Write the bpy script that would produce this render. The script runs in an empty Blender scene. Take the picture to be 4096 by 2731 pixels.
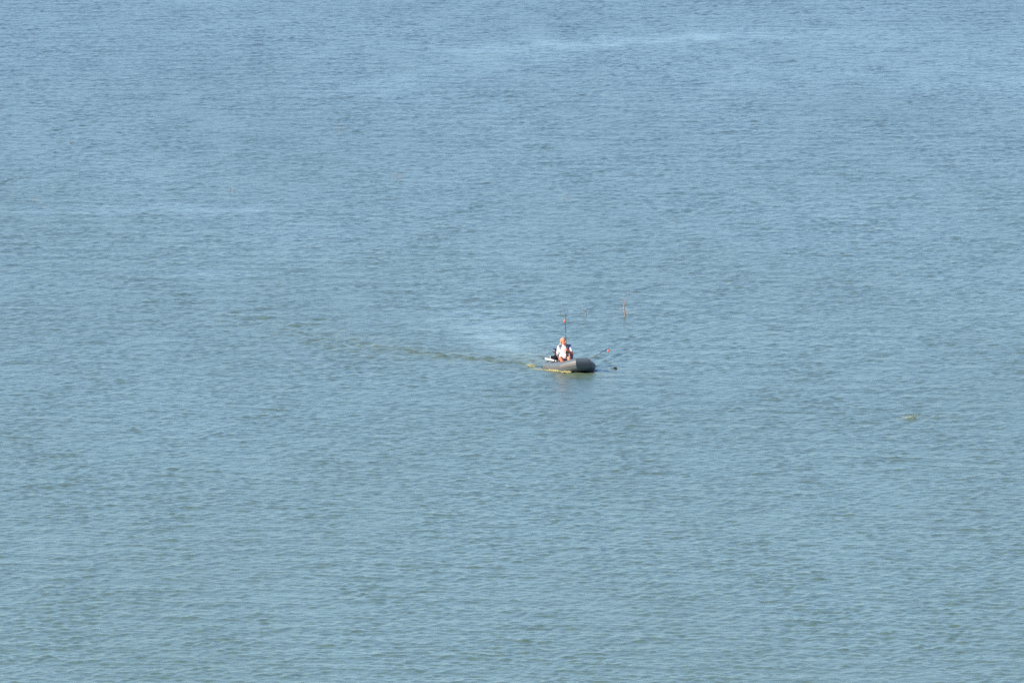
import bpy, bmesh, math, random
import numpy as np
from mathutils import Vector, Matrix, Quaternion

# ------------------------------------------------------------------ camera, sky, sun, exposure
R = math.radians
scene = bpy.context.scene
COL = scene.collection
W, H = 4096.0, 2731.0                 # photograph pixels
FPX = 41100.0                         # focal length in photograph pixels (long telephoto)
CAM = Vector((-1.77, -298.2, 32.4))
PITCH = R(6.055)
cam_data = bpy.data.cameras.new('camera')
cam_data.sensor_width = 36.0
cam_data.lens = 36.0 * FPX / W
cam_data.clip_start = 1.0
cam_data.clip_end = 30000.0
cam = bpy.data.objects.new('camera', cam_data)
COL.objects.link(cam)
cam.location = CAM
cam.rotation_euler = (math.pi / 2 - PITCH, 0, 0)
scene.camera = cam

SUN_AZ = R(199)                       # direction the light comes from, counter-clockwise from +X
SUN_EL = R(30)
world = bpy.data.worlds.new('World')
scene.world = world
world.use_nodes = True
wn = world.node_tree
wn.nodes.clear()
sky = wn.nodes.new('ShaderNodeTexSky')
sky.sky_type = 'NISHITA'
sky.sun_disc = False
sky.sun_elevation = SUN_EL
sky.sun_rotation = math.atan2(math.cos(SUN_AZ), math.sin(SUN_AZ))
sky.altitude = 1500
sky.air_density = 1.0
sky.dust_density = 0.0
sky.ozone_density = 4.0
bg = wn.nodes.new('ShaderNodeBackground')
bg.inputs['Strength'].default_value = 0.134
wo = wn.nodes.new('ShaderNodeOutputWorld')
wn.links.new(sky.outputs[0], bg.inputs[0])
wn.links.new(bg.outputs[0], wo.inputs[0])

sun_data = bpy.data.lights.new('sun', 'SUN')
sun_data.energy = 5.0
sun_data.angle = R(0.53)
sun_data.color = (1.0, 0.86, 0.68)
sun = bpy.data.objects.new('sun', sun_data)
COL.objects.link(sun)
sun_dir = Vector((math.cos(SUN_EL) * math.cos(SUN_AZ), math.cos(SUN_EL) * math.sin(SUN_AZ), math.sin(SUN_EL)))
sun.rotation_euler = sun_dir.to_track_quat('Z', 'Y').to_euler()
sun.location = (-40, -20, 60)

vs = scene.view_settings
vs.view_transform = 'Standard'
vs.look = 'None'
vs.exposure = 1.03
vs.gamma = 1.0
vs.use_curve_mapping = False
scene.cycles.use_denoising = False
scene.cycles.max_bounces = 6


def on_water(px, py):
    """Point of the water plane z = 0 seen at a photograph pixel."""
    d = Vector(((px - W / 2) / FPX, (H / 2 - py) / FPX, -1.0))
    d.rotate(cam.rotation_euler)
    t = -CAM.z / d.z
    return CAM + d * t


def px_per_m(p):
    return FPX / ((p - CAM).length)


# ------------------------------------------------------------------ materials
def mat(name, color, rough=0.6, metal=0.0, spec=0.5, vary=0.0, vary_scale=30.0, bump=0.0, bump_scale=200.0, color2=None):
    m = bpy.data.materials.new(name)
    m.use_nodes = True
    nt = m.node_tree
    b = nt.nodes['Principled BSDF']
    b.inputs['Roughness'].default_value = rough
    b.inputs['Metallic'].default_value = metal
    b.inputs['Specular IOR Level'].default_value = spec
    b.inputs['Base Color'].default_value = (*color, 1)
    tc = nt.nodes.new('ShaderNodeTexCoord')
    if vary > 0 or color2:
        n = nt.nodes.new('ShaderNodeTexNoise')
        n.inputs['Scale'].default_value = vary_scale
        n.inputs['Detail'].default_value = 6
        nt.links.new(tc.outputs['Object'], n.inputs['Vector'])
        r = nt.nodes.new('ShaderNodeValToRGB')
        c2 = color2 if color2 else tuple(min(1, c * (1 + vary)) for c in color)
        c1 = color if color2 else tuple(c * (1 - vary) for c in color)
        r.color_ramp.elements[0].position = 0.35
        r.color_ramp.elements[1].position = 0.65
        r.color_ramp.elements[0].color = (*c1, 1)
        r.color_ramp.elements[1].color = (*c2, 1)
        nt.links.new(n.outputs['Fac'], r.inputs['Fac'])
        nt.links.new(r.outputs['Color'], b.inputs['Base Color'])
    if bump > 0:
        n2 = nt.nodes.new('ShaderNodeTexNoise')
        n2.inputs['Scale'].default_value = bump_scale
        n2.inputs['Detail'].default_value = 4
        nt.links.new(tc.outputs['Object'], n2.inputs['Vector'])
        bp = nt.nodes.new('ShaderNodeBump')
        bp.inputs['Strength'].default_value = bump
        bp.inputs['Distance'].default_value = 0.004
        nt.links.new(n2.outputs['Fac'], bp.inputs['Height'])
        nt.links.new(bp.outputs['Normal'], b.inputs['Normal'])
    return m


def water_material():
    m = bpy.data.materials.new('lake_water')
    m.use_nodes = True
    nt = m.node_tree
    b = nt.nodes['Principled BSDF']
    b.inputs['Roughness'].default_value = 0.25
    b.inputs['IOR'].default_value = 1.333
    at = nt.nodes.new('ShaderNodeAttribute')
    at.attribute_name = 'silt_and_reflection'
    geo = nt.nodes.new('ShaderNodeNewGeometry')
    n = nt.nodes.new('ShaderNodeTexNoise')
    n.inputs['Scale'].default_value = 0.035
    n.inputs['Detail'].default_value = 4
    nt.links.new(geo.outputs['Position'], n.inputs['Vector'])
    sep = nt.nodes.new('ShaderNodeSeparateXYZ')
    nt.links.new(geo.outputs['Position'], sep.inputs[0])
    near_far = nt.nodes.new('ShaderNodeMapRange')          # base colour greener near, bluer far out
    near_far.inputs['From Min'].default_value = -70
    near_far.inputs['From Max'].default_value = 140
    nt.links.new(sep.outputs['Y'], near_far.inputs['Value'])
    addn = nt.nodes.new('ShaderNodeMath')
    addn.operation = 'MULTIPLY_ADD'
    addn.inputs[1].default_value = 0.35
    nt.links.new(n.outputs['Fac'], addn.inputs[0])
    nt.links.new(near_far.outputs['Result'], addn.inputs[2])
    offn = nt.nodes.new('ShaderNodeMath')
    offn.operation = 'SUBTRACT'
    offn.inputs[1].default_value = 0.175
    nt.links.new(addn.outputs[0], offn.inputs[0])
    r = nt.nodes.new('ShaderNodeValToRGB')
    r.color_ramp.elements[0].position = 0.0
    r.color_ramp.elements[1].position = 1.0
    r.color_ramp.elements[0].color = (0.077, 0.122, 0.081, 1)
    r.color_ramp.elements[1].color = (0.058, 0.094, 0.086, 1)
    nt.links.new(offn.outputs[0], r.inputs['Fac'])
    mx = nt.nodes.new('ShaderNodeMix')
    mx.data_type = 'RGBA'
    nt.links.new(at.outputs['Fac'], mx.inputs['Factor'])
    nt.links.new(r.outputs['Color'], mx.inputs['A'])
    mx.inputs['B'].default_value = (0.160, 0.172, 0.060, 1)
    nt.links.new(mx.outputs['Result'], b.inputs['Base Color'])
    aq = nt.nodes.new('ShaderNodeAttribute')
    aq.attribute_name = 'quiet'
    mr = nt.nodes.new('ShaderNodeMapRange')             # unresolved ripples: fewer where the water lies calm
    mr.inputs['To Min'].default_value = 0.265
    mr.inputs['To Max'].default_value = 0.16
    nt.links.new(aq.outputs['Fac'], mr.inputs['Value'])
    gn = nt.nodes.new('ShaderNodeTexNoise')              # broad gust patches
    gn.inputs['Scale'].default_value = 1.0
    gn.inputs['Detail'].default_value = 3
    gm = nt.nodes.new('ShaderNodeMapping')
    gm.inputs['Scale'].default_value = (0.12, 0.035, 1)
    nt.links.new(geo.outputs['Position'], gm.inputs['Vector'])
    nt.links.new(gm.outputs['Vector'], gn.inputs['Vector'])
    ga = nt.nodes.new('ShaderNodeMath')
    ga.operation = 'MULTIPLY_ADD'
    ga.inputs[1].default_value = 0.09
    nt.links.new(gn.outputs['Fac'], ga.inputs[0])
    nt.links.new(mr.outputs['Result'], ga.inputs[2])
    gs = nt.nodes.new('ShaderNodeMath')
    gs.operation = 'SUBTRACT'
    gs.inputs[1].default_value = 0.045
    nt.links.new(ga.outputs[0], gs.inputs[0])
    nt.links.new(gs.outputs[0], b.inputs['Roughness'])
    rip = nt.nodes.new('ShaderNodeTexNoise')             # capillary ripples finer than the mesh
    rip.inputs['Scale'].default_value = 6.0
    rip.inputs['Detail'].default_value = 2
    nt.links.new(geo.outputs['Position'], rip.inputs['Vector'])
    bp = nt.nodes.new('ShaderNodeBump')
    bp.inputs['Strength'].default_value = 1.0
    bp.inputs['Distance'].default_value = 0.016
    nt.links.new(rip.outputs['Fac'], bp.inputs['Height'])
    nt.links.new(bp.outputs['Normal'], b.inputs['Normal'])
    return m


# ------------------------------------------------------------------ the lake
rng = np.random.default_rng(7)
PSI = R(22)                                     # heading: towards the camera, turned right
HEAD = np.array([math.sin(PSI), -math.cos(PSI)])
BOAT = on_water(2293, 1479.5)                     # boat origin on the water


def poly_dist(X, Y, pts):
    """Distance to a polyline, fraction along it, and signed side."""
    best = np.full(X.shape, 1e9)
    frac = np.zeros(X.shape)
    side = np.zeros(X.shape)
    seg = [math.dist(a, b) for a, b in zip(pts[:-1], pts[1:])]
    tot = sum(seg)
    acc = 0
    for (a, b), L in zip(zip(pts[:-1], pts[1:]), seg):
        ux, uy = (b[0] - a[0]) / L, (b[1] - a[1]) / L
        rx, ry = X - a[0], Y - a[1]
        t = np.clip(rx * ux + ry * uy, 0, L)
        dx, dy = rx - t * ux, ry - t * uy
        d = np.sqrt(dx * dx + dy * dy)
        k = d < best
        best = np.where(k, d, best)
        frac = np.where(k, (acc + t) / tot, frac)
        side = np.where(k, np.sign(ux * dy - uy * dx), side)
        acc += L
    return best, frac, side


def ground(pxs):
    return [tuple(on_water(*p)[:2]) for p in pxs]


ARM_L = ground([(2330, 1484), (2180, 1466), (2080, 1452), (1800, 1424), (1500, 1392), (1250, 1338), (1000, 1276), (760, 1215)])
ARM_R = ground([(2395, 1474), (2420, 1440), (2480, 1395), (2580, 1350), (2750, 1295), (2950, 1235)])
TRACK = ground([(2170, 1440), (2100, 1415), (2010, 1380), (1945, 1330), (1900, 1275), (1870, 1215)])
SLICKS = [(ground([(1650, 215), (2200, 186), (2700, 158), (3130, 126)]), 2.4, 0.46, 1),
          (ground([(-60, 850), (350, 842), (700, 834), (1150, 842)]), 1.5, 0.36, 0),
          (ground([(740, 1112), (860, 1092), (1010, 1082)]), 1.3, 0.36, 0),
          (ground([(1250, 395), (2000, 240), (2350, 215)]), 3.0, 0.2, 0),
          (ground([(3300, 90), (3700, 330), (3900, 380)]), 6.0, 0.22, 0)]

waves = []
for i in range(240):
    lam = 0.17 * (0.70 / 0.17) ** (rng.random() ** 1.25)
    k = 2 * math.pi / lam
    ang = rng.normal(R(-98), R(72))
    waves.append((k * math.cos(ang), k * math.sin(ang), k, rng.random() * 2 * math.pi, 1.0))
for i in range(14):                              # a few longer, lower waves under the chop
    k = 2 * math.pi / rng.uniform(1.0, 2.6)
    ang = rng.normal(R(-98), R(35))
    waves.append((k * math.cos(ang), k * math.sin(ang), k, rng.random() * 2 * math.pi, 0.8))
SLOPE_RMS = 0.119
A0 = SLOPE_RMS * math.sqrt(2.0 / len(waves))


def low_noise(X, Y, lx, ly, n, seed):
    r = np.random.default_rng(seed)
    s = np.zeros(X.shape)
    for _ in range(n):
        s += np.cos(r.normal(0, 2 * math.pi / lx) * X + r.normal(0, 2 * math.pi / ly) * Y + r.random() * 6.28)
    return s / math.sqrt(n / 2)


def water_surface(X, Y, fine):
    """Height, sideways shift and silt of the lake at the given points."""
    gust = low_noise(X, Y, 7, 22, 16, 3) * 0.07 + low_noise(X, Y, 2.2, 6, 16, 4) * 0.11
    amp = np.ones(X.shape, np.float32)
    for pts, w, s, ramp in SLICKS:
        d, f, sd = poly_dist(X, Y, pts)
        wob = 1 + 0.25 * low_noise(X, Y, 1.5, 8, 10, 5)
        amp *= 1 - s * np.exp(-(d / (w * np.clip(wob, 0.2, 2))) ** 2) * (np.clip(0.55 + 0.6 * f, 0, 1) if ramp else 1.0) * np.clip((1 - f) * 8, 0, 1) * np.clip(f * 8, 0, 1) * np.clip(0.9 + 0.15 * low_noise(X, Y, 1.6, 7, 12, 31), 0.1, 1.2)
    d, f, sd = poly_dist(X, Y, TRACK)
    calm = np.exp(-(d / (0.40 + 1.7 * f)) ** 2) * (1 - f) ** 0.6 * np.clip(0.85 + 0.35 * low_noise(X, Y, 0.7, 2.2, 14, 33), 0.1, 1.2)
    still = 0.72 * calm * np.clip(f * 4, 0.1, 1)
    amp *= 1 - still
    quiet = np.clip(1.0 - amp, 0, 1)
    amp = amp * np.clip(1.0 + gust, 0.4, 1.7)
    Z = np.zeros(X.shape, np.float32)
    DX = np.zeros(X.shape, np.float32)
    DY = np.zeros(X.shape, np.float32)
    for kx, ky, k, ph, wgt in waves:
        p = np.float32(kx) * X + np.float32(ky) * Y + np.float32(ph)
        a = A0 / k * wgt
        Z += np.float32(a) * np.cos(p)
        s = np.sin(p)
        DX -= s * np.float32(a * 0.8 / k * kx)
        DY -= s * np.float32(a * 0.8 / k * ky)
    Z *= amp
    DX *= amp
    DY *= amp
    silt_and_reflection = 0.45 * np.exp(-(d / 1.1) ** 2) * np.exp(-f * 4.5)
    d2, f2, s2 = poly_dist(X, Y, ARM_L)
    silt_and_reflection = np.maximum(silt_and_reflection, 0.24 * np.exp(-((d2 - 0.3) / 1.3) ** 2) * np.clip(1 - f2, 0, 1) * np.clip(0.8 + 0.5 * low_noise(X, Y, 1.0, 2.5, 10, 21), 0, 1.5))
    for arm, sg, a_, lam in ((ARM_L, 1, 0.024, 0.60), (ARM_R, -1, 0.017, 0.60)):
        d, f, sd = poly_dist(X, Y, arm)
        wid = 0.35 + 1.3 * f
        u = d * sd
        env = np.exp(-(u / wid) ** 2) * (1 - f) ** 0.6 * a_ * np.clip(f * 12, 0.25, 1)
        wob = low_noise(X, Y, 0.9, 2.5, 12, 9) * 1.1
        Z += env * np.cos(2 * math.pi * u / (lam * (0.6 + 0.8 * f)) + wob) * np.clip(1 + 0.5 * low_noise(X, Y, 0.6, 1.2, 10, 10), 0.1, 2)
        if sg == 1:
            silt_and_reflection = np.maximum(silt_and_reflection, 0.40 * np.exp(-(u / (0.12 + 0.14 * f)) ** 2) * np.clip(1 - f * 1.1, 0, 1) ** 2.2 * np.clip(0.55 + 0.6 * low_noise(X, Y, 0.45, 1.5, 12, 12), 0, 1))
    # the hull sits in the water: flatten it under the boat, push a little up at the side
    bx = (X - BOAT.x) * HEAD[0] + (Y - BOAT.y) * HEAD[1]
    by = (X - BOAT.x) * -HEAD[1] + (Y - BOAT.y) * HEAD[0]
    q = np.maximum(np.abs(bx + 0.2) / 0.92, np.abs(by) / 0.5)
    inside = np.clip((1.12 - q) / 0.15, 0, 1)
    Z = Z * (1 - inside) - 0.06 * inside
    # hull's olive reflection painted into the water off the lit side and the bow
    ex = np.exp(-((bx - 0.75) / 0.75) ** 2 - ((by + 0.45) / 0.55) ** 2)
    silt_and_reflection = np.maximum(silt_and_reflection, 0.40 * ex)
    # ripple ring and churned water where a fish jumped
    for px, py, a_, w_ in ((3640, 1671, 0.04, 0.6), (3760, 1668, 0.02, 0.8)):
        c = on_water(px, py)
        rr = np.sqrt((X - c.x) ** 2 + ((Y - c.y) / 1.6) ** 2)
        Z += a_ * np.exp(-(rr / w_) ** 2) * np.cos(9 * rr)
        silt_and_reflection = np.maximum(silt_and_reflection, (0.16 if px < 3700 else 0.10) * np.exp(-(rr / (w_ * 0.7)) ** 2))
    return Z * fine, DX * fine, DY * fine, silt_and_reflection * fine, quiet * fine


def build_water():
    """One sheet: fine where the lens looks, growing coarser and calm towards the horizon all round."""
    us = list(np.linspace(-0.068, 0.068, 560))
    g = 0.068 / 280
    while us[-1] < 22:
        g *= 1.6
        us = [us[0] - g] + us + [us[-1] + g]
    us = np.array(us, np.float32)
    ys = [-76.0]
    while ys[-1] < 168:
        t = (ys[-1] + 76) / 244
        ys.append(ys[-1] + 0.080 + 0.085 * t)
    g = 0.17
    while ys[-1] < 9000:
        g *= 1.6
        ys.append(ys[-1] + g)
    g = 0.08
    lo = -76.0
    while lo > -275:
        g *= 1.6
        lo -= g
        ys.insert(0, lo)
    ys = np.array(ys, np.float32)
    U, Y = np.meshgrid(us, ys)
    X = CAM.x + U * np.maximum(Y - CAM.y, 200.0) 
    fx = np.clip(1 - (np.abs(U) - 0.068) / 0.004, 0, 1)
    fy = np.clip(1 - np.maximum(-76 - Y, Y - 168) / 3, 0, 1)
    fine = np.minimum(fx, fy)
    Z, DX, DY, silt_and_reflection, quiet = water_surface(X, Y, fine)
    xs = us
    nx, ny = len(xs), len(ys)
    co = np.stack([X + DX, Y + DY, Z], -1).reshape(-1, 3).astype(np.float32)
    idx = np.arange(nx * ny).reshape(ny, nx)
    q = np.stack([idx[:-1, :-1], idx[:-1, 1:], idx[1:, 1:], idx[1:, :-1]], -1).reshape(-1, 4).astype(np.int32)
    me = bpy.data.meshes.new('lake_water')
    me.vertices.add(len(co))
    me.vertices.foreach_set('co', co.ravel())
    me.loops.add(q.size)
    me.loops.foreach_set('vertex_index', q.ravel())
    me.polygons.add(len(q))
    me.polygons.foreach_set('loop_start', np.arange(0, q.size, 4, dtype=np.int32))
    me.polygons.foreach_set('loop_total', np.full(len(q), 4, dtype=np.int32))
    me.polygons.foreach_set('use_smooth', np.ones(len(q), dtype=bool))
    me.update(calc_edges=True)
    a = me.attributes.new('silt_and_reflection', 'FLOAT', 'POINT')
    a.data.foreach_set('value', silt_and_reflection.ravel().astype(np.float32))
    a = me.attributes.new('quiet', 'FLOAT', 'POINT')
    a.data.foreach_set('value', quiet.ravel().astype(np.float32))
    me.materials.append(water_material())
    o = bpy.data.objects.new('lake_water', me)
    COL.objects.link(o)
    o['kind'] = 'structure'
    o['label'] = 'rippled blue green lake water filling the whole view'
    return o


build_water()

# ------------------------------------------------------------------ mesh helpers
def link(name, me, material, parent=None, smooth=True):
    me.name = name
    if smooth:
        me.polygons.foreach_set('use_smooth', [True] * len(me.polygons))
    if material is not None and not me.materials:
        me.materials.append(material)
    o = bpy.data.objects.new(name, me)
    COL.objects.link(o)
    if parent is not None:
        o.parent = parent
    return o


def from_bm(bm, name='mesh'):
    bmesh.ops.recalc_face_normals(bm, faces=bm.faces[:])
    me = bpy.data.meshes.new(name)
    bm.to_mesh(me)
    bm.free()
    return me


def thing(name, label, cat, loc=(0, 0, 0), rz=0.0, group=None):
    o = bpy.data.objects.new(name, None)
    COL.objects.link(o)
    o.location = loc
    o.rotation_euler = (0, 0, rz)
    o.empty_display_size = 0.1
    return tag(o, label, cat, group)


def tag(o, label, cat, group=None, kind=None):
    o['label'] = label
    o['category'] = cat
    if group:
        o['group'] = group
    if kind:
        o['kind'] = kind
    return o


def tube(bm, pts, radii, seg=10, cap=True, miter=False, up=Vector((0, 0, 1)), flat=1.0):
    """Sweep a circle along a polyline (parallel frames); mitred corners if asked."""
    pts = [Vector(p) for p in pts]
    n = len(pts)
    if not hasattr(radii, '__len__'):
        radii = [radii] * n
    rings = []
    side = None
    for i, p in enumerate(pts):
        d0 = (pts[i] - pts[i - 1]).normalized() if i else (pts[1] - pts[0]).normalized()
        d1 = (pts[i + 1] - pts[i]).normalized() if i < n - 1 else d0
        t = (d0 + d1).normalized()
        if side is None:
            side = t.cross(up)
            if side.length < 1e-3:
                side = t.cross(Vector((1, 0, 0)))
        side = (side - t * side.dot(t)).normalized()
        nrm = side.cross(t).normalized()
        st = 1.0 / max(0.35, t.dot(d0)) if miter else 1.0
        ring = [bm.verts.new(p + side * (math.cos(a) * radii[i] * st) + nrm * (math.sin(a) * radii[i] * flat))
                for a in [2 * math.pi * k / seg for k in range(seg)]]
        rings.append(ring)
    for a, b in zip(rings[:-1], rings[1:]):
        for k in range(seg):
            bm.faces.new((a[k], a[(k + 1) % seg], b[(k + 1) % seg], b[k]))
    if cap:
        bm.faces.new(rings[0][::-1])
        bm.faces.new(rings[-1])
    return rings


def box(bm, c, size, rot=None, bevel=0.0):
    r = bmesh.ops.create_cube(bm, size=1.0)
    M = Matrix.Translation(Vector(c)) @ (rot.to_4x4() if rot else Matrix.Identity(4)) @ Matrix.Diagonal((*size, 1))
    bmesh.ops.transform(bm, matrix=M, verts=r['verts'])
    if bevel:
        es = list({e for v in r['verts'] for e in v.link_edges})
        bmesh.ops.bevel(bm, geom=es, offset=bevel, segments=2, affect='EDGES')


def ball(bm, c, rad, rot=None, sub=3):
    r = bmesh.ops.create_icosphere(bm, subdivisions=sub, radius=1.0)
    if not hasattr(rad, '__len__'):
        rad = (rad, rad, rad)
    M = Matrix.Translation(Vector(c)) @ (rot.to_4x4() if rot else Matrix.Identity(4)) @ Matrix.Diagonal((*rad, 1))
    bmesh.ops.transform(bm, matrix=M, verts=r['verts'])
    return r['verts']


def limb(bm, pts, radii, flat=1.0):
    """Tapered limb with round joints, for voxel union."""
    pts = [Vector(p) for p in pts]
    for (a, b), (ra, rb) in zip(zip(pts[:-1], pts[1:]), zip(radii[:-1], radii[1:])):
        tube(bm, [a, b], [ra, rb], seg=16)
    for p, r in zip(pts, radii):
        ball(bm, p, r, sub=2)


def fuse(bm, voxel, smooth_it=6, factor=0.5):
    """Union of overlapping closed pieces into one continuous surface."""
    me = from_bm(bm, 'fuse')
    o = bpy.data.objects.new('fuse', me)
    COL.objects.link(o)
    m = o.modifiers.new('r', 'REMESH')
    m.mode = 'VOXEL'
    m.voxel_size = voxel
    if smooth_it:
        k = o.modifiers.new('s', 'SMOOTH')
        k.iterations = smooth_it
        k.factor = factor
    dg = bpy.context.evaluated_depsgraph_get()
    out = bpy.data.meshes.new_from_object(o.evaluated_get(dg))
    bpy.data.objects.remove(o)
    bpy.data.meshes.remove(me)
    return out


# ------------------------------------------------------------------ shared materials
M_pvc = mat('grey_boat_fabric', (0.080, 0.098, 0.105), 0.48, vary=0.10, vary_scale=6, bump=0.15, bump_scale=90)
M_strake = mat('dark_strake_rubber', (0.040, 0.037, 0.038), 0.6)
M_rib = mat('pale_strake_rib', (0.105, 0.104, 0.106), 0.6)
M_black = mat('black_rubber', (0.018, 0.019, 0.021), 0.5, vary=0.2, vary_scale=40)
M_floor = mat('dark_floor_fabric', (0.035, 0.038, 0.042), 0.7, vary=0.2, vary_scale=20)
M_ply = mat('grey_painted_board', (0.060, 0.064, 0.072), 0.55, vary=0.15, vary_scale=25)
M_edge = mat('sunlit_board_edge', (0.38, 0.36, 0.31), 0.6, vary=0.1, vary_scale=30)  # sunlight on the transom edge put into the colour
M_white = mat('white_plastic', (0.72, 0.72, 0.68), 0.45, vary=0.06, vary_scale=20)
M_alu = mat('pale_aluminium', (0.52, 0.50, 0.44), 0.4, metal=0.5, vary=0.08)
M_navy = mat('navy_motor_paint', (0.022, 0.034, 0.075), 0.3, vary=0.15, vary_scale=20)
M_wood = mat('pale_wood', (0.36, 0.25, 0.15), 0.6, vary=0.2, vary_scale=40)
M_skin = mat('sunburnt_skin', (0.64, 0.180, 0.090), 0.5, vary=0.10, vary_scale=25, bump=0.1, bump_scale=120)
M_hair = mat('grey_hair', (0.40, 0.25, 0.185), 0.7, color2=(0.34, 0.165, 0.105), vary_scale=70, bump=0.6, bump_scale=160)
M_shirt = mat('white_shirt_cloth', (0.74, 0.72, 0.72), 0.8, color2=(0.66, 0.62, 0.65), vary_scale=45, bump=0.25, bump_scale=40)
M_vest = mat('patterned_vest_cloth', (0.020, 0.022, 0.034), 0.75, color2=(0.20, 0.19, 0.24), vary_scale=16, bump=0.3, bump_scale=60)
M_vest_white = mat('pale_vest_patch', (0.62, 0.61, 0.64), 0.7)
M_shorts = mat('dark_shorts_cloth', (0.025, 0.025, 0.030), 0.8, color2=(0.12, 0.06, 0.06), vary_scale=22)
M_rod = mat('black_rod_blank', (0.012, 0.020, 0.020), 0.3)
M_cork = mat('tan_cork', (0.42, 0.25, 0.11), 0.8, vary=0.2, vary_scale=90)
M_red = mat('orange_red_float', (0.95, 0.14, 0.085), 0.35)
M_reel = mat('cream_reel', (0.62, 0.50, 0.34), 0.3, metal=0.3)
M_eye = mat('dark_eye', (0.02, 0.015, 0.012), 0.2)
M_sole = mat('dark_shoe', (0.03, 0.03, 0.03), 0.7)
M_bark = mat('bleached_bark', (0.27, 0.205, 0.16), 0.85, vary=0.30, vary_scale=14)
M_bark_dark = mat('dark_wet_bark', (0.13, 0.082, 0.072), 0.75, vary=0.30, vary_scale=14)
M_weed = mat('dark_green_weed', (0.014, 0.022, 0.016), 0.55, vary=0.5, vary_scale=60)
M_foam = mat('cream_foam', (0.58, 0.52, 0.24), 0.7, vary=0.2, vary_scale=20, bump=0.4, bump_scale=60)
M_line = mat('pale_fishing_line', (0.5, 0.5, 0.5), 0.4)

# ------------------------------------------------------------------ the inflatable boat (local x forward, y to port)
BOAT_RZ = math.atan2(HEAD[1], HEAD[0])
BM = Matrix.Translation(BOAT) @ Matrix.Rotation(BOAT_RZ, 4, 'Z')


def b2w(p):
    return BM @ Vector(p)


boat = thing('inflatable_boat', 'dark grey inflatable dinghy with striped side band carrying a seated man', 'boat', BOAT, BOAT_RZ)
HB = 0.364
side_path = [((-1.25, 0.01), 0.085), ((-1.12, 0.005), 0.135), ((-0.98, 0.0), 0.168), ((-0.75, 0.005), 0.186), ((-0.45, 0.02), 0.19),
             ((-0.15, 0.05), 0.19), ((0.10, 0.08), 0.19)]
star = [Vector((x, -HB, z)) for (x, z), r in side_path]
rad = [r for _, r in side_path]
path = star + [Vector((0.29, -HB, 0.115)), Vector((0.45, -HB + 0.112, 0.172)), Vector((0.61, -0.14, 0.222)), Vector((0.61, 0.14, 0.222)),
               Vector((0.45, HB - 0.112, 0.172)), Vector((0.29, HB, 0.115))] + [Vector((p.x, HB, p.z)) for p in reversed(star)]
radii = rad + [0.19] * 6 + rad[::-1]
bm = bmesh.new()
rings = tube(bm, path, radii, seg=36, miter=True)
corner = {7, 9, 10, 12}
for i in corner:
    for k in range(36):
        e = bm.edges.get((rings[i][k], rings[i][(k + 1) % 36]))
        if e:
            e.smooth = False
link('buoyancy_tube', from_bm(bm), M_pvc, boat)


def ring_point(i, ang, off):
    """Point on the outer side of the tube at path vertex i (ang above the horizontal)."""
    p = path[i]
    d0 = (path[i] - path[i - 1]).normalized() if i else (path[1] - path[0]).normalized()
    d1 = (path[i + 1] - path[i]).normalized() if i < len(path) - 1 else d0
    t = (d0 + d1).normalized()
    side = t.cross(Vector((0, 0, 1))).normalized()
    nrm = side.cross(t).normalized()
    st = 1.0 / max(0.35, t.dot(d0))
    r = radii[i] + off
    return p + side * (math.cos(ang) * r * st) + nrm * (math.sin(ang) * r)


def strip(a0, a1, off0, off1, first=1, last=None):
    last = len(path) - 2 if last is None else last
    b = bmesh.new()
    prev = None
    for i in range(first, last + 1):
        f = min(1.0, max(0.0, (path[i].x + 0.2) / 0.8)) * R(7)
        row = [b.verts.new(ring_point(i, a + f, o)) for a, o in ((a0, off0), (a0, off1), ((a0 + a1) / 2, off1 + 0.001), (a1, off1), (a1, off0))]
        if prev:
            for k in range(4):
                b.faces.new((prev[k], prev[k + 1], row[k + 1], row[k]))
        prev = row
    return from_bm(b)


strake = link('rubbing_strake', strip(R(-9), R(22), -0.004, 0.006), M_strake, boat, smooth=False)
for k in range(4):
    a = R(-7.2 + 7.4 * k)
    link('rib', strip(a, a + R(4.6), 0.003, 0.011), M_rib, strake, smooth=False)

# hull bottom and floor
bm = bmesh.new()
top = []
for x, y, z in [(-1.02, -0.25, -0.05), (0.25, -0.27, -0.02), (0.50, -0.10, 0.08), (0.50, 0.10, 0.08), (0.25, 0.27, -0.02), (-1.02, 0.25, -0.05)]:
    top.append(bm.verts.new((x, y, z)))
bot = [bm.verts.new((v.co.x, v.co.y, v.co.z - 0.05)) for v in top]
bm.faces.new(top)
bm.faces.new(bot[::-1])
for k in range(6):
    bm.faces.new((top[k], bot[k], bot[(k + 1) % 6], top[(k + 1) % 6]))
link('floor', from_bm(bm), M_floor, boat, smooth=False)
bm = bmesh.new()
box(bm, (-0.80, 0.02, 0.045), (0.28, 0.46, 0.05), bevel=0.012)
link('seat', from_bm(bm), M_black, boat)

# transom board; the sunlight on its edge is painted as pale strips
bm = bmesh.new()
box(bm, (-1.0, 0.0, 0.115), (0.030, 0.60, 0.43), bevel=0.006)
transom = link('transom', from_bm(bm), M_ply, boat, smooth=False)
bm = bmesh.new()
box(bm, (-1.0, -0.306, 0.125), (0.036, 0.014, 0.41), bevel=0.003)
link('sunlit_edge_strip', from_bm(bm), M_edge, transom, smooth=False)
bm = bmesh.new()
box(bm, (-1.0, 0.306, 0.125), (0.036, 0.014, 0.41), bevel=0.003)
link('sunlit_edge_strip', from_bm(bm), M_edge, transom, smooth=False)

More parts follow.
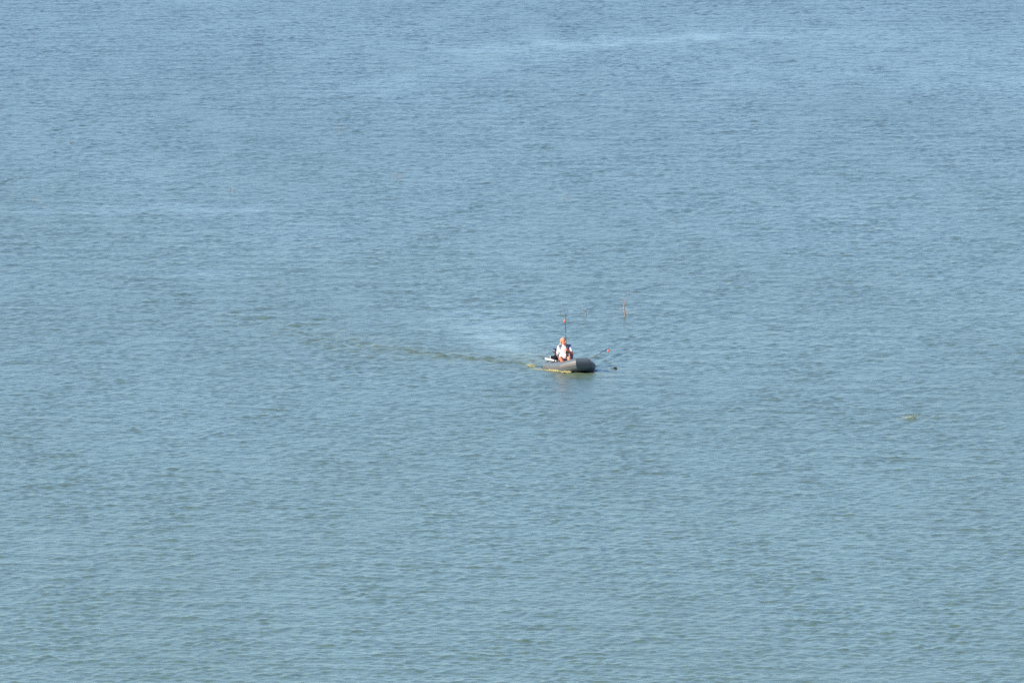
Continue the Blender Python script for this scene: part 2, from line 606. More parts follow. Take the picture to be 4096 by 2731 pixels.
# black strap patches with a grab rope on the lit tube, mirrored on the far one
for sgn in (-1, 1):
    for x0, i in ((-1.02, 2), (-0.50, 4)):
        bm = bmesh.new()
        rows = []
        r0 = 0.16 if i == 2 else 0.191
        zc = 0.0 if i == 2 else 0.018
        for q in range(6):
            a = R(48 + 9 * q)
            w = 0.012 + 0.055 * q / 5
            rows.append([bm.verts.new((x0 + dx, sgn * (HB + math.cos(a) * (r0 + 0.006)), zc + math.sin(a) * (r0 + 0.006))) for dx in (-w, 0, w)])
        for ra, rb in zip(rows[:-1], rows[1:]):
            for k in range(2):
                bm.faces.new((ra[k], ra[k + 1], rb[k + 1], rb[k]))
        link('strap_patch', from_bm(bm), M_black, boat)
        bm = bmesh.new()
        tube(bm, [(x0 - 0.02, sgn * (HB + 0.02), zc + r0), (x0, sgn * (HB + 0.02), zc + r0 + 0.05), (x0 + 0.02, sgn * (HB + 0.02), zc + r0)], 0.011, seg=8)
        link('oarlock', from_bm(bm), M_black, boat)
    bm = bmesh.new()
    tube(bm, [(-1.02, sgn * (HB + 0.03), 0.18), (-0.90, sgn * (HB + 0.03), 0.205), (-0.76, sgn * (HB + 0.03), 0.215), (-0.62, sgn * (HB + 0.04), 0.21), (-0.50, sgn * (HB + 0.06), 0.20)], 0.007, seg=6)
    link('grab_rope', from_bm(bm), M_black, boat)
# small white tag on the bow quarter
bm = bmesh.new()
box(bm, (0.355, -0.500, 0.055), (0.075, 0.006, 0.014), rot=Matrix.Rotation(R(35), 3, 'Z') @ Matrix.Rotation(R(20), 3, 'X'))
link('maker_tag', from_bm(bm), M_white, boat, smooth=False)

# ------------------------------------------------------------------ oars resting on the tubes
oar = thing('oar', 'white oar lying along the lit side tube beside the transom', 'oar', BOAT, BOAT_RZ, 'oars of the dinghy')
bm = bmesh.new()
tube(bm, [(-1.52, -0.37, 0.215), (-1.46, -0.37, 0.218), (-1.24, -0.37, 0.224)], [0.006, 0.013, 0.014], seg=8)
link('grip', from_bm(bm), M_black, oar)
bm = bmesh.new()
tube(bm, [(-1.24, -0.37, 0.224), (-0.45, -0.355, 0.235)], 0.016, seg=10)
link('shaft', from_bm(bm), M_white, oar)
bm = bmesh.new()
tube(bm, [(-1.22, -0.37, 0.222), (-1.16, -0.37, 0.224), (-0.80, -0.36, 0.230), (-0.62, -0.36, 0.232), (-0.55, -0.36, 0.232)], [0.02, 0.05, 0.055, 0.04, 0.02], seg=12, flat=0.45)
link('blade', from_bm(bm), M_white, oar)

oar2 = thing('oar', 'pale thin oar on the far side tube behind the man', 'oar', BOAT, BOAT_RZ, 'oars of the dinghy')
bm = bmesh.new()
tube(bm, [(-1.10, 0.35, 0.235), (-0.42, 0.36, 0.262)], 0.013, seg=10)
link('shaft', from_bm(bm), M_alu, oar2)
bm = bmesh.new()
tube(bm, [(-0.45, 0.36, 0.262), (-0.40, 0.36, 0.264), (-0.30, 0.36, 0.268), (-0.26, 0.36, 0.268)], [0.014, 0.035, 0.035, 0.015], seg=10, flat=0.4)
link('blade', from_bm(bm), M_white, oar2)

# ------------------------------------------------------------------ outboard motor
motor = thing('outboard_motor', 'small dark outboard motor with tilted navy cowl clamped to the transom', 'motor', b2w((-1.04, -0.13, 0.0)), BOAT_RZ)
tilt = Matrix.Rotation(R(-22), 3, 'X') @ Matrix.Rotation(R(14), 3, 'Y')
bm = bmesh.new()
ball(bm, (0, 0, 0), (0.105, 0.088, 0.056))
ball(bm, (-0.02, 0, -0.025), (0.085, 0.075, 0.05))
bmesh.ops.transform(bm, matrix=Matrix.Translation((-0.02, 0.0, 0.475)) @ tilt.to_4x4(), verts=bm.verts[:])
cowl = link('cowl', fuse(bm, 0.008, 3), M_navy, motor)
bm = bmesh.new()
ringv = [bm.verts.new((0.094 * math.cos(a) * 1.0, 0.080 * math.sin(a), -0.026)) for a in [2 * math.pi * k / 28 for k in range(28)]]
ringu = [bm.verts.new((0.098 * math.cos(a) * 1.0, 0.084 * math.sin(a), -0.016)) for a in [2 * math.pi * k / 28 for k in range(28)]]
for k in range(28):
    bm.faces.new((ringv[k], ringv[(k + 1) % 28], ringu[(k + 1) % 28], ringu[k]))
bmesh.ops.transform(bm, matrix=Matrix.Translation((-0.02, 0.0, 0.475)) @ tilt.to_4x4() @ Matrix.Diagonal((1.04, 1.04, 1, 1)), verts=bm.verts[:])
link('trim_ring', from_bm(bm), M_alu, cowl)
bm = bmesh.new()
box(bm, (0.091, 0.012, 0.012), (0.010, 0.055, 0.022), rot=Matrix.Rotation(R(8), 3, 'Z') @ Matrix.Rotation(R(-25), 3, 'Y'), bevel=0.003)
bmesh.ops.transform(bm, matrix=Matrix.Translation((-0.02, 0.0, 0.475)) @ tilt.to_4x4(), verts=bm.verts[:])
link('decal', from_bm(bm), M_white, cowl)
bm = bmesh.new()
tube(bm, [(-0.03, 0, 0.44), (-0.03, 0.0, 0.30), (-0.04, 0, 0.05), (-0.05, 0, -0.42)], [0.040, 0.030, 0.022, 0.020], seg=12)
link('shaft', from_bm(bm), M_black, motor)
bm = bmesh.new()
box(bm, (0.035, 0, 0.30), (0.13, 0.10, 0.10), bevel=0.015)
box(bm, (0.072, -0.04, 0.21), (0.022, 0.026, 0.16), bevel=0.005)
box(bm, (0.072, 0.04, 0.21), (0.022, 0.026, 0.16), bevel=0.005)
link('clamp_bracket', from_bm(bm), M_black, motor, smooth=False)
for yy in (-0.04, 0.04):
    bm = bmesh.new()
    tube(bm, [(0.08, yy, 0.19), (0.13, yy, 0.19)], 0.008, seg=8)
    tube(bm, [(0.13, yy - 0.03, 0.18), (0.13, yy + 0.03, 0.20)], 0.007, seg=8)
    link('clamp_screw', from_bm(bm), M_alu, motor)
bm = bmesh.new()
tube(bm, [(0.02, -0.045, 0.415), (0.10, -0.055, 0.40), (0.20, -0.06, 0.385)], [0.015, 0.014, 0.016], seg=10)
tiller = link('tiller', from_bm(bm), M_black, motor)
bm = bmesh.new()
tube(bm, [(0.055, 0.03, 0.42), (0.062, 0.05, 0.36), (0.060, 0.06, 0.33)], [0.03, 0.034, 0.026], seg=10, flat=0.5)
link('side_cover', from_bm(bm), M_white, motor)
bm = bmesh.new()
tube(bm, [(0.075, -0.10, 0.175), (0.10, -0.02, 0.120)], [0.012, 0.014], seg=8)
link('tilt_lever', from_bm(bm), M_wood, motor)
bm = bmesh.new()
ball(bm, (-0.05, 0, -0.42), (0.11, 0.035, 0.04), sub=2)
unit = link('lower_unit', from_bm(bm), M_black, motor)
for k in range(3):
    bm = bmesh.new()
    ball(bm, (-0.165, 0.05 * math.cos(2.09 * k), -0.42 + 0.05 * math.sin(2.09 * k)), (0.012, 0.05, 0.022), rot=Matrix.Rotation(2.09 * k, 3, 'X'), sub=2)
    link('propeller_blade', from_bm(bm), M_black, unit)

# ------------------------------------------------------------------ the man (local +x his left, -y the way he faces)
HIPS = b2w((-0.80, 0.05, 0.0))
man = thing('person', 'grey haired man in white shirt and dark open vest seated in dinghy holding rod', 'person', HIPS, R(2))
ROD_A = Vector((0.060, -0.285, 0.17))          # butt
ROD_B = Vector((0.004, -0.345, 1.585))         # tip


def on_rod(z):
    t = (z - ROD_A.z) / (ROD_B.z - ROD_A.z)
    return ROD_A.lerp(ROD_B, t)


HC = Vector((-0.030, -0.035, 0.765))           # head centre
yaw = Matrix.Rotation(R(33), 3, 'Z') @ Matrix.Rotation(R(4), 3, 'X')


def hd(p):
    return HC + yaw @ Vector(p)


bm = bmesh.new()
limb(bm, [(0, 0.02, 0.13), (0, 0.035, 0.30), (0, 0.03, 0.46), (0, 0.015, 0.60)], [0.115, 0.115, 0.125, 0.085])
ball(bm, (0, 0.0, 0.27), (0.135, 0.125, 0.13))                       # belly
ball(bm, (0, 0.02, 0.52), (0.155, 0.105, 0.12))
limb(bm, [(-0.14, 0.02, 0.600), (0.14, 0.02, 0.600)], [0.058, 0.058])
limb(bm, [(-0.005, 0.01, 0.60), (-0.02, -0.015, 0.70)], [0.060, 0.055])  # neck
# head: skull, jaw, brow, nose, chin, ears, lips
ball(bm, hd((0, 0.015, 0.025)), (0.074, 0.092, 0.086), rot=yaw)
ball(bm, hd((0, -0.028, -0.045)), (0.056, 0.060, 0.068), rot=yaw)
ball(bm, hd((0, -0.062, -0.094)), (0.028, 0.022, 0.020), rot=yaw)
ball(bm, hd((0, -0.062, 0.022)), (0.054, 0.022, 0.016), rot=yaw)
limb(bm, [hd((0, -0.078, 0.010)), hd((0, -0.102, -0.028))], [0.010, 0.015])
for sx in (-1, 1):
    ball(bm, hd((sx * 0.012, -0.092, -0.030)), 0.010, sub=2)
    ball(bm, hd((sx * 0.076, 0.012, -0.010)), (0.010, 0.020, 0.032), rot=yaw)
    ball(bm, hd((sx * 0.038, -0.060, -0.030)), (0.020, 0.018, 0.020), rot=yaw)
ball(bm, hd((0, -0.080, -0.062)), (0.024, 0.010, 0.007), rot=yaw)
ball(bm, hd((0, -0.078, -0.074)), (0.021, 0.010, 0.008), rot=yaw)
# legs: thighs up to the knees, shins down to the floor, feet
for hip, knee, ank, toe in (((-0.085, 0.0, 0.13), (-0.122, -0.35, 0.315), (0.00, -0.47, 0.03), (0.0, -0.60, 0.0)),
                            ((0.085, 0.0, 0.13), (0.125, -0.36, 0.310), (0.15, -0.49, 0.03), (0.16, -0.62, 0.0))):
    h, k, a, t = map(Vector, (hip, knee, ank, toe))
    limb(bm, [h, h.lerp(k, 0.55), k], [0.085, 0.070, 0.058])
    limb(bm, [k, k.lerp(a, 0.35) + Vector((0, 0.015, 0)), a], [0.056, 0.054, 0.036])
    limb(bm, [a, t], [0.038, 0.030])
# his right arm (image left) reaching back to the tiller
SR, ER, WR = Vector((-0.152, 0.020, 0.595)), Vector((-0.185, 0.070, 0.365)), Vector((-0.215, 0.215, 0.385))
limb(bm, [SR, SR.lerp(ER, 0.5), ER], [0.055, 0.048, 0.040])
limb(bm, [ER, ER.lerp(WR, 0.4), WR], [0.042, 0.040, 0.028])
ball(bm, WR + Vector((0, 0.045, 0.0)), (0.032, 0.045, 0.020), sub=2)
for k in range(4):
    q = WR + Vector((-0.026 + 0.017 * k, 0.075, 0.005))
    limb(bm, [q, q + Vector((0, 0.030, -0.012)), q + Vector((0, 0.024, -0.040)), q + Vector((0, 0.0, -0.048))], [0.009, 0.009, 0.008, 0.007])
limb(bm, [WR + Vector((0.026, 0.03, -0.005)), WR + Vector((0.040, 0.055, -0.022)), WR + Vector((0.028, 0.075, -0.038))], [0.011, 0.010, 0.009])
# his left arm (image right) bent, fist round the rod
SL, EL = Vector((0.160, 0.015, 0.595)), Vector((0.222, -0.065, 0.395))
GR = on_rod(0.545)
rod_dir = (ROD_B - ROD_A).normalized()
WL = GR + Vector((0.055, 0.045, -0.030))
limb(bm, [SL, SL.lerp(EL, 0.5), EL], [0.057, 0.050, 0.043])
limb(bm, [EL, EL.lerp(WL, 0.4), WL], [0.044, 0.043, 0.029])
palm_c = GR + Vector((0.026, 0.020, -0.004))
ball(bm, palm_c, (0.022, 0.028, 0.042))
limb(bm, [WL, palm_c], [0.028, 0.024])
for k in range(4):                                              # four fingers wrap round the rod from the outside
    zc = GR + rod_dir * (0.030 - 0.020 * k)
    fl = 1.0 - 0.12 * abs(k - 1.4) / 1.6
    limb(bm, [zc + Vector((0.030, -0.006, 0)), zc + Vector((0.014, -0.026 * fl, 0.001)), zc + Vector((-0.014 * fl, -0.024 * fl, 0)), zc + Vector((-0.023 * fl, -0.002, -0.001))],
         [0.0098, 0.0095, 0.0088, 0.0078])
limb(bm, [palm_c + Vector((-0.004, 0.018, 0.012)), GR + Vector((-0.008, 0.024, 0.030)), GR + Vector((-0.022, 0.008, 0.044))], [0.013, 0.011, 0.009])
body = link('body', fuse(bm, 0.0055, 5), M_skin, man)

# hair: short grey cap, thin on top, open face
bm = bmesh.new()
ball(bm, hd((0, 0.020, 0.027)), (0.079, 0.094, 0.087), rot=yaw)
ball(bm, hd((0, 0.045, -0.020)), (0.076, 0.070, 0.070), rot=yaw)
hm = fuse(bm, 0.006, 3)
b2 = bmesh.new()
b2.from_mesh(hm)
inv = yaw.inverted()
kill = []
for f in b2.faces:
    q = inv @ (f.calc_center_median() - HC)
    hairline = 0.060 - 0.9 * max(0.0, q.y + 0.06) if q.y < 0.02 else -0.060
    if q.y < 0.012 and q.z < 0.098 - 0.30 * (q.y + 0.09) or q.z < -0.055 or (q.y < 0.035 and q.z < -0.005):
        kill.append(f)
bmesh.ops.delete(b2, geom=kill, context='FACES')
hair_me = bpy.data.meshes.new('hair')
b2.to_mesh(hair_me)
b2.free()
link('hair', hair_me, M_hair, man)
for sx in (-1, 1):
    bm = bmesh.new()
    ball(bm, hd((sx * 0.030, -0.073, 0.000)), (0.013, 0.008, 0.007), rot=yaw, sub=2)
    link('eye', from_bm(bm), M_eye, man)
    bm = bmesh.new()
    ball(bm, hd((sx * 0.030, -0.080, 0.022)), (0.020, 0.007, 0.005), rot=yaw, sub=2)
    link('eyebrow', from_bm(bm), M_hair, man)

# white shirt: loose torso, short left sleeve, long right sleeve
bm = bmesh.new()
limb(bm, [(0, 0.02, 0.20), (0, 0.035, 0.32), (0, 0.03, 0.46), (0, 0.015, 0.585)], [0.130, 0.132, 0.135, 0.092])
ball(bm, (-0.005, -0.015, 0.29), (0.158, 0.150, 0.150))
ball(bm, (0, 0.015, 0.51), (0.172, 0.122, 0.130))
limb(bm, [(-0.142, 0.018, 0.598), (0.142, 0.018, 0.598)], [0.064, 0.064])
limb(bm, [(-0.01, 0.0, 0.60), (-0.012, -0.004, 0.655)], [0.075, 0.068])
limb(bm, [SR, SR.lerp(ER, 0.5), ER, ER.lerp(WR, 0.35)], [0.060, 0.053, 0.047, 0.043])
limb(bm, [SL, SL.lerp(EL, 0.45), SL.lerp(EL, 0.62)], [0.062, 0.060, 0.058])
link('shirt', fuse(bm, 0.008, 6), M_shirt, man)

# dark vest, open in front
bm = bmesh.new()
limb(bm, [(0, 0.03, 0.24), (0, 0.04, 0.34), (0, 0.035, 0.46), (0, 0.02, 0.585)], [0.146, 0.148, 0.150, 0.105])
ball(bm, (0, 0.0, 0.31), (0.185, 0.155, 0.150))
ball(bm, (0, 0.02, 0.51), (0.190, 0.138, 0.140))
limb(bm, [(-0.140, 0.02, 0.606), (0.140, 0.02, 0.606)], [0.073, 0.073])
ball(bm, (0.03, 0.075, 0.34), (0.235, 0.110, 0.21))
vm = fuse(bm, 0.0065, 8)
b2 = bmesh.new()
b2.from_mesh(vm)
kill = []
for f in b2.faces:
    c = f.calc_center_median()
    lo = -0.150 + 0.085 * max(0.0, min(1.0, (c.z - 0.50) / 0.15))
    hi = 0.062 - 0.005 * (c.z - 0.3)
    if (c.y < 0.02 and lo < c.x < hi) or c.z < 0.145 or (abs(c.x) > 0.150 and 0.44 < c.z < 0.62 and c.y < 0.06) or (c.z > 0.645 and abs(c.x + 0.01) < 0.085) or (c.x < -0.12 and c.y < -0.03 and c.z < 0.5):
        kill.append(f)
bmesh.ops.delete(b2, geom=kill, context='FACES')
vest_me = bpy.data.meshes.new('vest')
b2.to_mesh(vest_me)
b2.free()
vest = link('vest', vest_me, M_vest, man)
sol = vest.modifiers.new('thick', 'SOLIDIFY')
sol.thickness = 0.012
for x, z, w in ((-0.110, 0.672, 0.045), (-0.160, 0.640, 0.028), (0.085, 0.676, 0.036), (0.125, 0.668, 0.028)):
    bm = bmesh.new()
    ball(bm, (x, -0.020, z), (w * 0.75, 0.045, 0.012), rot=Matrix.Rotation(R(24 if x < 0 else -18), 3, 'Y') , sub=2)
    link('shoulder_patch', from_bm(bm), M_vest_white, vest)
bm = bmesh.new()
tube(bm, [(0.125, -0.170, 0.42), (0.150, -0.185, 0.34), (0.185, -0.175, 0.26)], [0.012, 0.015, 0.014], seg=8, flat=0.5)
link('strap', from_bm(bm), M_vest_white, vest)

# dark shorts and shoes
bm = bmesh.new()
ball(bm, (0, 0.02, 0.13), (0.150, 0.13, 0.085))
for hip, knee in (((-0.085, 0.0, 0.13), (-0.122, -0.35, 0.315)), ((0.085, 0.0, 0.13), (0.125, -0.36, 0.310))):
    h, k = Vector(hip), Vector(knee)
    limb(bm, [h, h.lerp(k, 0.55), h.lerp(k, 0.70)], [0.098, 0.083, 0.080])
link('shorts', fuse(bm, 0.009, 4), M_shorts, man)
for a, t in (((0.0, -0.47, 0.0), (0.0, -0.61, -0.01)), ((0.15, -0.49, 0.0), (0.16, -0.63, -0.01))):
    bm = bmesh.new()
    limb(bm, [a, Vector(a).lerp(Vector(t), 0.5), t], [0.046, 0.045, 0.038])
    link('shoe', fuse(bm, 0.008, 3), M_sole, man)

# ------------------------------------------------------------------ rods and floats
MM = Matrix.Translation(HIPS) @ Matrix.Rotation(R(2), 4, 'Z')


def fishing_rod(label, A, B, reel_t, thick=1.0, group='fishing rods'):
    """A rod from butt A to tip B in world space."""
    A, B = Vector(A), Vector(B)
    t = thing('fishing_rod', label, 'fishing rod', A, 0, group)
    L = (B - A)
    u = L.normalized()
    side = u.cross(Vector((0, -1, 0))).normalized()
    front = side.cross(u).normalized()
    if front.y > 0:
        front = -front
    bm = bmesh.new()
    tube(bm, [Vector(), L * 0.35, L * 0.7, L], [0.0112 * thick, 0.0100 * thick, 0.0085 * thick, 0.0055 * thick], seg=10)
    link('blank', from_bm(bm), M_rod, t)
    bm = bmesh.new()
    tube(bm, [L * 0.001, L * 0.02, L * 0.20, L * 0.22], [0.017, 0.019, 0.018, 0.013], seg=12)
    link('butt_grip', from_bm(bm), M_black, t)
    bm = bmesh.new()
    tube(bm, [L * 0.425, L * 0.43, L * 0.455, L * 0.46], [0.011, 0.015, 0.015, 0.011], seg=12)
    link('fore_grip', from_bm(bm), M_cork, t)
    for f in (0.595, 0.69, 0.78, 0.86, 0.93, 0.995):
        bm = bmesh.new()
        c = L * f
        r = 0.014 * (1.15 - f * 0.6)
        tube(bm, [c - u * 0.008, c + u * 0.008], 0.0120 * thick * (1.2 - 0.5 * f), seg=8)
        ringpts = [c + front * (r + 0.006) + (front * math.cos(a) + side * math.sin(a)) * r for a in [2 * math.pi * k / 14 for k in range(15)]]
        tube(bm, ringpts, 0.002, seg=6, cap=False)
        link('line_guide', from_bm(bm), M_alu if f == 0.595 and thick == 1.0 else M_black, t)
    if reel_t:
        c = L * reel_t
        bm = bmesh.new()
        tube(bm, [c, c + front * 0.045, c + front * 0.06 - u * 0.01], [0.009, 0.008, 0.012], seg=8)
        ball(bm, c + front * 0.065, (0.026, 0.026, 0.034), sub=2)
        reel = link('reel', from_bm(bm), M_black, t)
        bm = bmesh.new()
        s0 = c + front * 0.066 - side * 0.02
        tube(bm, [s0, s0 - side * 0.012, s0 - side * 0.013, s0 - side * 0.034, s0 - side * 0.035, s0 - side * 0.045], [0.034, 0.034, 0.025, 0.025, 0.033, 0.030], seg=20)
        link('spool', from_bm(bm), M_reel, reel)
        bm = bmesh.new()
        h0 = c + front * 0.066 + side * 0.02
        tube(bm, [h0, h0 + side * 0.03, h0 + side * 0.032 - u * 0.05, h0 + side * 0.06 - u * 0.05], [0.005, 0.005, 0.004, 0.008], seg=8)
        link('crank', from_bm(bm), M_black, reel)
    return t


def fishing_float(label, top, drop, size):
    """An egg-shaped float hung on a short line from a rod tip; top is the line's upper end."""
    top = Vector(top)
    c = top - Vector((0, 0, drop))
    t = thing('fishing_float', label, 'fishing float', c, 0, 'orange floats')
    bm = bmesh.new()
    prof = [(0.0, -1.0), (0.35, -0.93), (0.72, -0.66), (0.92, -0.25), (0.95, 0.15), (0.82, 0.55), (0.5, 0.87), (0.2, 0.98), (0.0, 1.0)]
    tube(bm, [(0, 0, z * size) for _, z in prof], [max(1e-4, r * size * 0.88) for r, _ in prof], seg=18)
    link('bulb', from_bm(bm), M_red, t)
    bm = bmesh.new()
    tube(bm, [(0, 0, -size * 1.35), (0, 0, size * 1.2)], 0.006, seg=8)
    link('stem', from_bm(bm), M_cork, t)
    bm = bmesh.new()
    tube(bm, [(0, 0, size * 1.1), (0, 0, drop)], 0.0012, seg=5)
    link('line', from_bm(bm), M_line, t)
    return t


fishing_rod('black fishing rod held upright by the man', MM @ ROD_A, MM @ ROD_B, 0.225)
fishing_float('round orange red float near the top of the upright rod', MM @ (on_rod(1.52) + Vector((-0.014, -0.03, 0))), 0.125, 0.037)


def rel(sx, d, z):
    """Screen-right, towards-camera and up from the boat's origin."""
    return BOAT + Vector((sx, -d, z))


RA, RB = rel(-0.02, -0.165, 0.055), rel(1.04, 0.34, 0.670)
fishing_rod('black fishing rod leaning out over the bow of the dinghy', RA, RB, 0.16, 1.0)
fishing_float('egg shaped orange red float hanging from the rod over the bow', RA.lerp(RB, 0.985), 0.064, 0.037)

# ------------------------------------------------------------------ dead branches standing in the water
def branch(label, lines, m=None, name='dead_branch', group='dead branches in the lake', depth=0.25, seed=1, cat='branch'):
    """lines: list of (pixel points from the foot up, pixel radii at foot and tip); first point of the first line is the foot."""
    base = on_water(*lines[0][0][0])
    ppm = px_per_m(base)
    r = random.Random(seed)
    bm = bmesh.new()
    for j, (pts, (r0, r1)) in enumerate(lines):
        lean = r.uniform(-depth, depth)
        out = []
        for p in pts:
            dx = (p[0] - lines[0][0][0][0]) / ppm
            dz = (lines[0][0][0][1] - p[1]) / ppm
            out.append(Vector((dx, lean * max(0, dz) * (1 if j else 0.3), dz)))
        if j == 0:
            out.insert(0, out[0] + Vector((0, 0, -0.3)))
        fine = [out[0]]
        for a, b in zip(out[:-1], out[1:]):
            for q in (0.5, 1.0):
                v = a.lerp(b, q)
                if q < 1:
                    v += Vector((r.uniform(-1, 1), r.uniform(-1, 1), 0)) * 0.06 * (b - a).length
                fine.append(v)
        n = len(fine)
        tube(bm, fine, [max(0.004, (r0 + (r1 - r0) * k / (n - 1)) / ppm) for k in range(n)], seg=7)
    o = link(name, from_bm(bm), m or M_bark)
    o.location = base
    return tag(o, label, cat, group)


branch('short forked pale stump branch between the upright rod and tall branch',
       [([(2345, 1259), (2343.4, 1250), (2342, 1230)], (2.5, 1.6)), ([(2343.2, 1250), (2340.8, 1248.4), (2334.7, 1243.3), (2330.6, 1233)], (1.5, 1.0))], seed=2)
branch('tallest forked dead branch with pale trunk standing behind the bow',
       [([(2499, 1263), (2498, 1247), (2496, 1224), (2497.4, 1208.6)], (2.8, 1.8)), ([(2497.4, 1209), (2493, 1203.5), (2491.3, 1193)], (1.3, 0.8)),
        ([(2497.4, 1209), (2500.5, 1207), (2506, 1196), (2514, 1168)], (1.4, 0.7)), ([(2499.6, 1262), (2500.3, 1236)], (2.0, 1.1)),
        ([(2496.5, 1254), (2492, 1249.5), (2481.6, 1240), (2480, 1226)], (0.6, 0.4)), ([(2496, 1240), (2480.5, 1241)], (0.5, 0.4)), ([(2496, 1226), (2493, 1212), (2491.5, 1196)], (0.6, 0.4))], seed=3)
branch('short slanting twig just right of the tallest branch', [([(2510.2, 1261.6), (2516.3, 1245.3)], (0.9, 0.6))], seed=4)
branch('faint thin twig farthest right of the tallest branch', [([(2536.8, 1255.8), (2540, 1241), (2545, 1226)], (0.5, 0.4))], seed=5)
branch('thin crooked twig left of the upright rod tip', [([(2240.7, 1259), (2242.4, 1255), (2240.3, 1245), (2239.5, 1230), (2239, 1213)], (0.7, 0.35))], M_bark_dark, seed=6)
branch('bent twig right behind the upright rod tip', [([(2267.3, 1261), (2264.8, 1257.4), (2259.8, 1248), (2257.7, 1240), (2254.8, 1229)], (0.75, 0.4)), ([(2266, 1259.5), (2260, 1259.0)], (0.6, 0.4))], M_bark_dark, seed=7)
branch('thin leaning twig right of the upright rod tip', [([(2272.2, 1260), (2272.7, 1255), (2269.8, 1245), (2265.2, 1229)], (0.7, 0.4))], M_bark_dark, seed=8)
branch('longer of two bare sticks in the left upper water', [([(918.2, 770.4), (922.9, 751)], (1.5, 1.0))], M_bark_dark, seed=9)
branch('shorter of two bare sticks in the left upper water', [([(935.1, 769.3), (940.3, 756.8)], (1.5, 0.7))], M_bark_dark, seed=10)
branch('tiny dark twig by the left edge beside a longer slanting one', [([(123.1, 805.2), (127.5, 797.6)], (1.1, 0.7))], M_bark_dark, seed=11)
branch('slanting twig by the left edge with a small dark one', [([(131, 806.8), (131, 804.5), (136, 799.5), (142.5, 788)], (1.2, 0.7))], seed=12)
branch('single short dark reddish stub in the upper left water', [([(283.1, 574.1), (281.5, 566.8)], (1.9, 1.5))], M_bark_dark, seed=13)
branch('left and shortest of three pale twigs in the upper middle', [([(1575, 715), (1575.3, 708), (1575.9, 697)], (1.0, 0.7))], seed=14)
branch('middle and tallest of three pale twigs in the upper middle', [([(1582, 721), (1586, 708), (1587.3, 693.5), (1588.4, 682)], (1.1, 0.7))], seed=15)
branch('right one of three pale twigs in the upper middle', [([(1606, 724.7), (1603.4, 715), (1601.6, 697.5)], (1.0, 0.7))], seed=16)
branch('tiny lone twig below and right of the three pale twigs', [([(1685.4, 752.5), (1686.7, 745), (1689.2, 738.8)], (1.1, 0.7))], seed=17)
branch('lone pale upright stick left of the three pale twigs', [([(1358.7, 549), (1357.4, 536), (1360.7, 525), (1360.7, 511.6), (1362, 506.5)], (1.3, 0.9))], seed=18)
branch('faint slanting pale stick far above the upright rod', [([(2255.7, 799.5), (2262, 790), (2269.3, 780.8)], (1.1, 0.7))], seed=19)
branch('lone small pale upright stick right of centre', [([(2703.7, 897), (2703.3, 878.3)], (1.2, 0.8))], seed=20)
branch('faint long thin reed twig nearest the left edge', [([(37.6, 789), (44, 776.4), (51, 757)], (0.6, 0.4))], seed=21)
branch('left of two hair thin reddish twigs near the top left corner', [([(108.8, 165), (107, 141)], (0.5, 0.4))], M_bark_dark, seed=22)
branch('right of two hair thin reddish twigs near the top left corner', [([(136, 160), (138.6, 129)], (0.5, 0.4))], M_bark_dark, seed=23)

# ------------------------------------------------------------------ floating dark clump by the bow
c = on_water(2461, 1475)
ppm = px_per_m(c)
r = random.Random(5)
bm = bmesh.new()
for k in range(46):
    a = r.uniform(0, 6.28)
    q = math.sqrt(r.random())
    x, y = math.cos(a) * q * 0.055, math.sin(a) * q * 0.05
    h = 0.055 * (1 - q * q) + 0.008
    ball(bm, (x, y, h * r.uniform(0.3, 1)), (r.uniform(0.008, 0.022), r.uniform(0.008, 0.02), r.uniform(0.008, 0.018)), sub=1)
clump = thing('floating_weed_clump', 'dark green black clump floating to the right of the bow', 'weed clump', c)
link('weed_mass', from_bm(bm), M_weed, clump, smooth=False)
bm = bmesh.new()
tube(bm, [(-0.04, 0, 0.02), (-0.10, -0.01, 0.012), (-0.14, 0.0, 0.022), (-0.15, 0, 0.005)], [0.012, 0.009, 0.007, 0.004], seg=7)
link('trailing_stem', from_bm(bm), M_weed, clump)

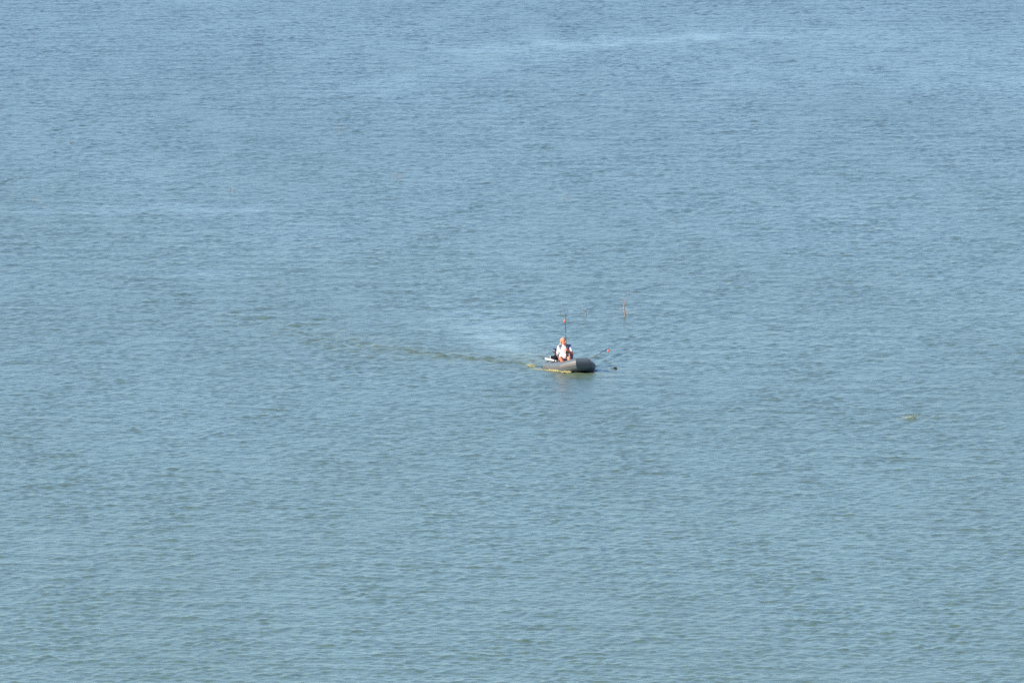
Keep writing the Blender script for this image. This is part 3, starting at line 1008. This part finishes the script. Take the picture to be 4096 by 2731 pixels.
# ------------------------------------------------------------------ foam at the hull and the splash
def foam_field(name, label, spots, seed, dens=6):
    """spots: (world point, spread x, spread y, height, count, size)."""
    r = random.Random(seed)
    unit = bmesh.new()
    bmesh.ops.create_icosphere(unit, subdivisions=1, radius=1.0)
    uv = np.array([v.co[:] for v in unit.verts])
    uf = np.array([[v.index for v in f.verts] for f in unit.faces])
    unit.free()
    V, F = [], []
    for p, sx, sy, h, n, s in spots:
        for _ in range(int(n * dens)):
            k = s * r.uniform(0.15, 0.7)
            c = np.array((p.x + r.gauss(0, sx), p.y + r.gauss(0, sy), abs(r.gauss(0, h))))
            F.append(uf + len(V) * len(uv))
            V.append(uv * np.array((k * r.uniform(0.8, 2.0), k * r.uniform(0.8, 1.6), k * 0.7)) + c)
    me = bpy.data.meshes.new(name)
    me.from_pydata(np.concatenate(V).tolist(), [], np.concatenate(F).tolist())
    o = link(name, me, M_foam)
    return tag(o, label, 'foam', kind='stuff')


spots = []
for k in range(34):
    f = k / 33
    p = on_water(2195 + 84 * f, 1481 + 7 * f)
    spots.append((p, 0.03, 0.10, 0.018, int(4 + 12 * f), 0.010 + 0.008 * f))
for k in range(16):
    f = k / 15
    spots.append((on_water(2130 + 65 * f, 1474 + 7 * f), 0.03, 0.08, 0.006, 3, 0.007))
spots.append((on_water(2119, 1462.5), 0.06, 0.12, 0.02, 30, 0.012))
spots.append((on_water(2133, 1465), 0.05, 0.10, 0.012, 18, 0.010))
foam_field('wake_foam', 'cream foam curling along the lit side of the hull and its wake', spots, 3)
spots = [(on_water(3652, 1672), 0.10, 0.25, 0.040, 46, 0.013), (on_water(3625, 1669), 0.09, 0.3, 0.03, 26, 0.011),
         (on_water(3606, 1666), 0.09, 0.3, 0.02, 14, 0.009), (on_water(3684, 1668), 0.06, 0.2, 0.015, 8, 0.008), (on_water(3618, 1655), 0.08, 0.2, 0.012, 7, 0.009), (on_water(3592, 1658), 0.05, 0.2, 0.012, 5, 0.010)]
foam_field('water_splash', 'small cream splash breaking the open water at the far right', spots, 4, 1.2)
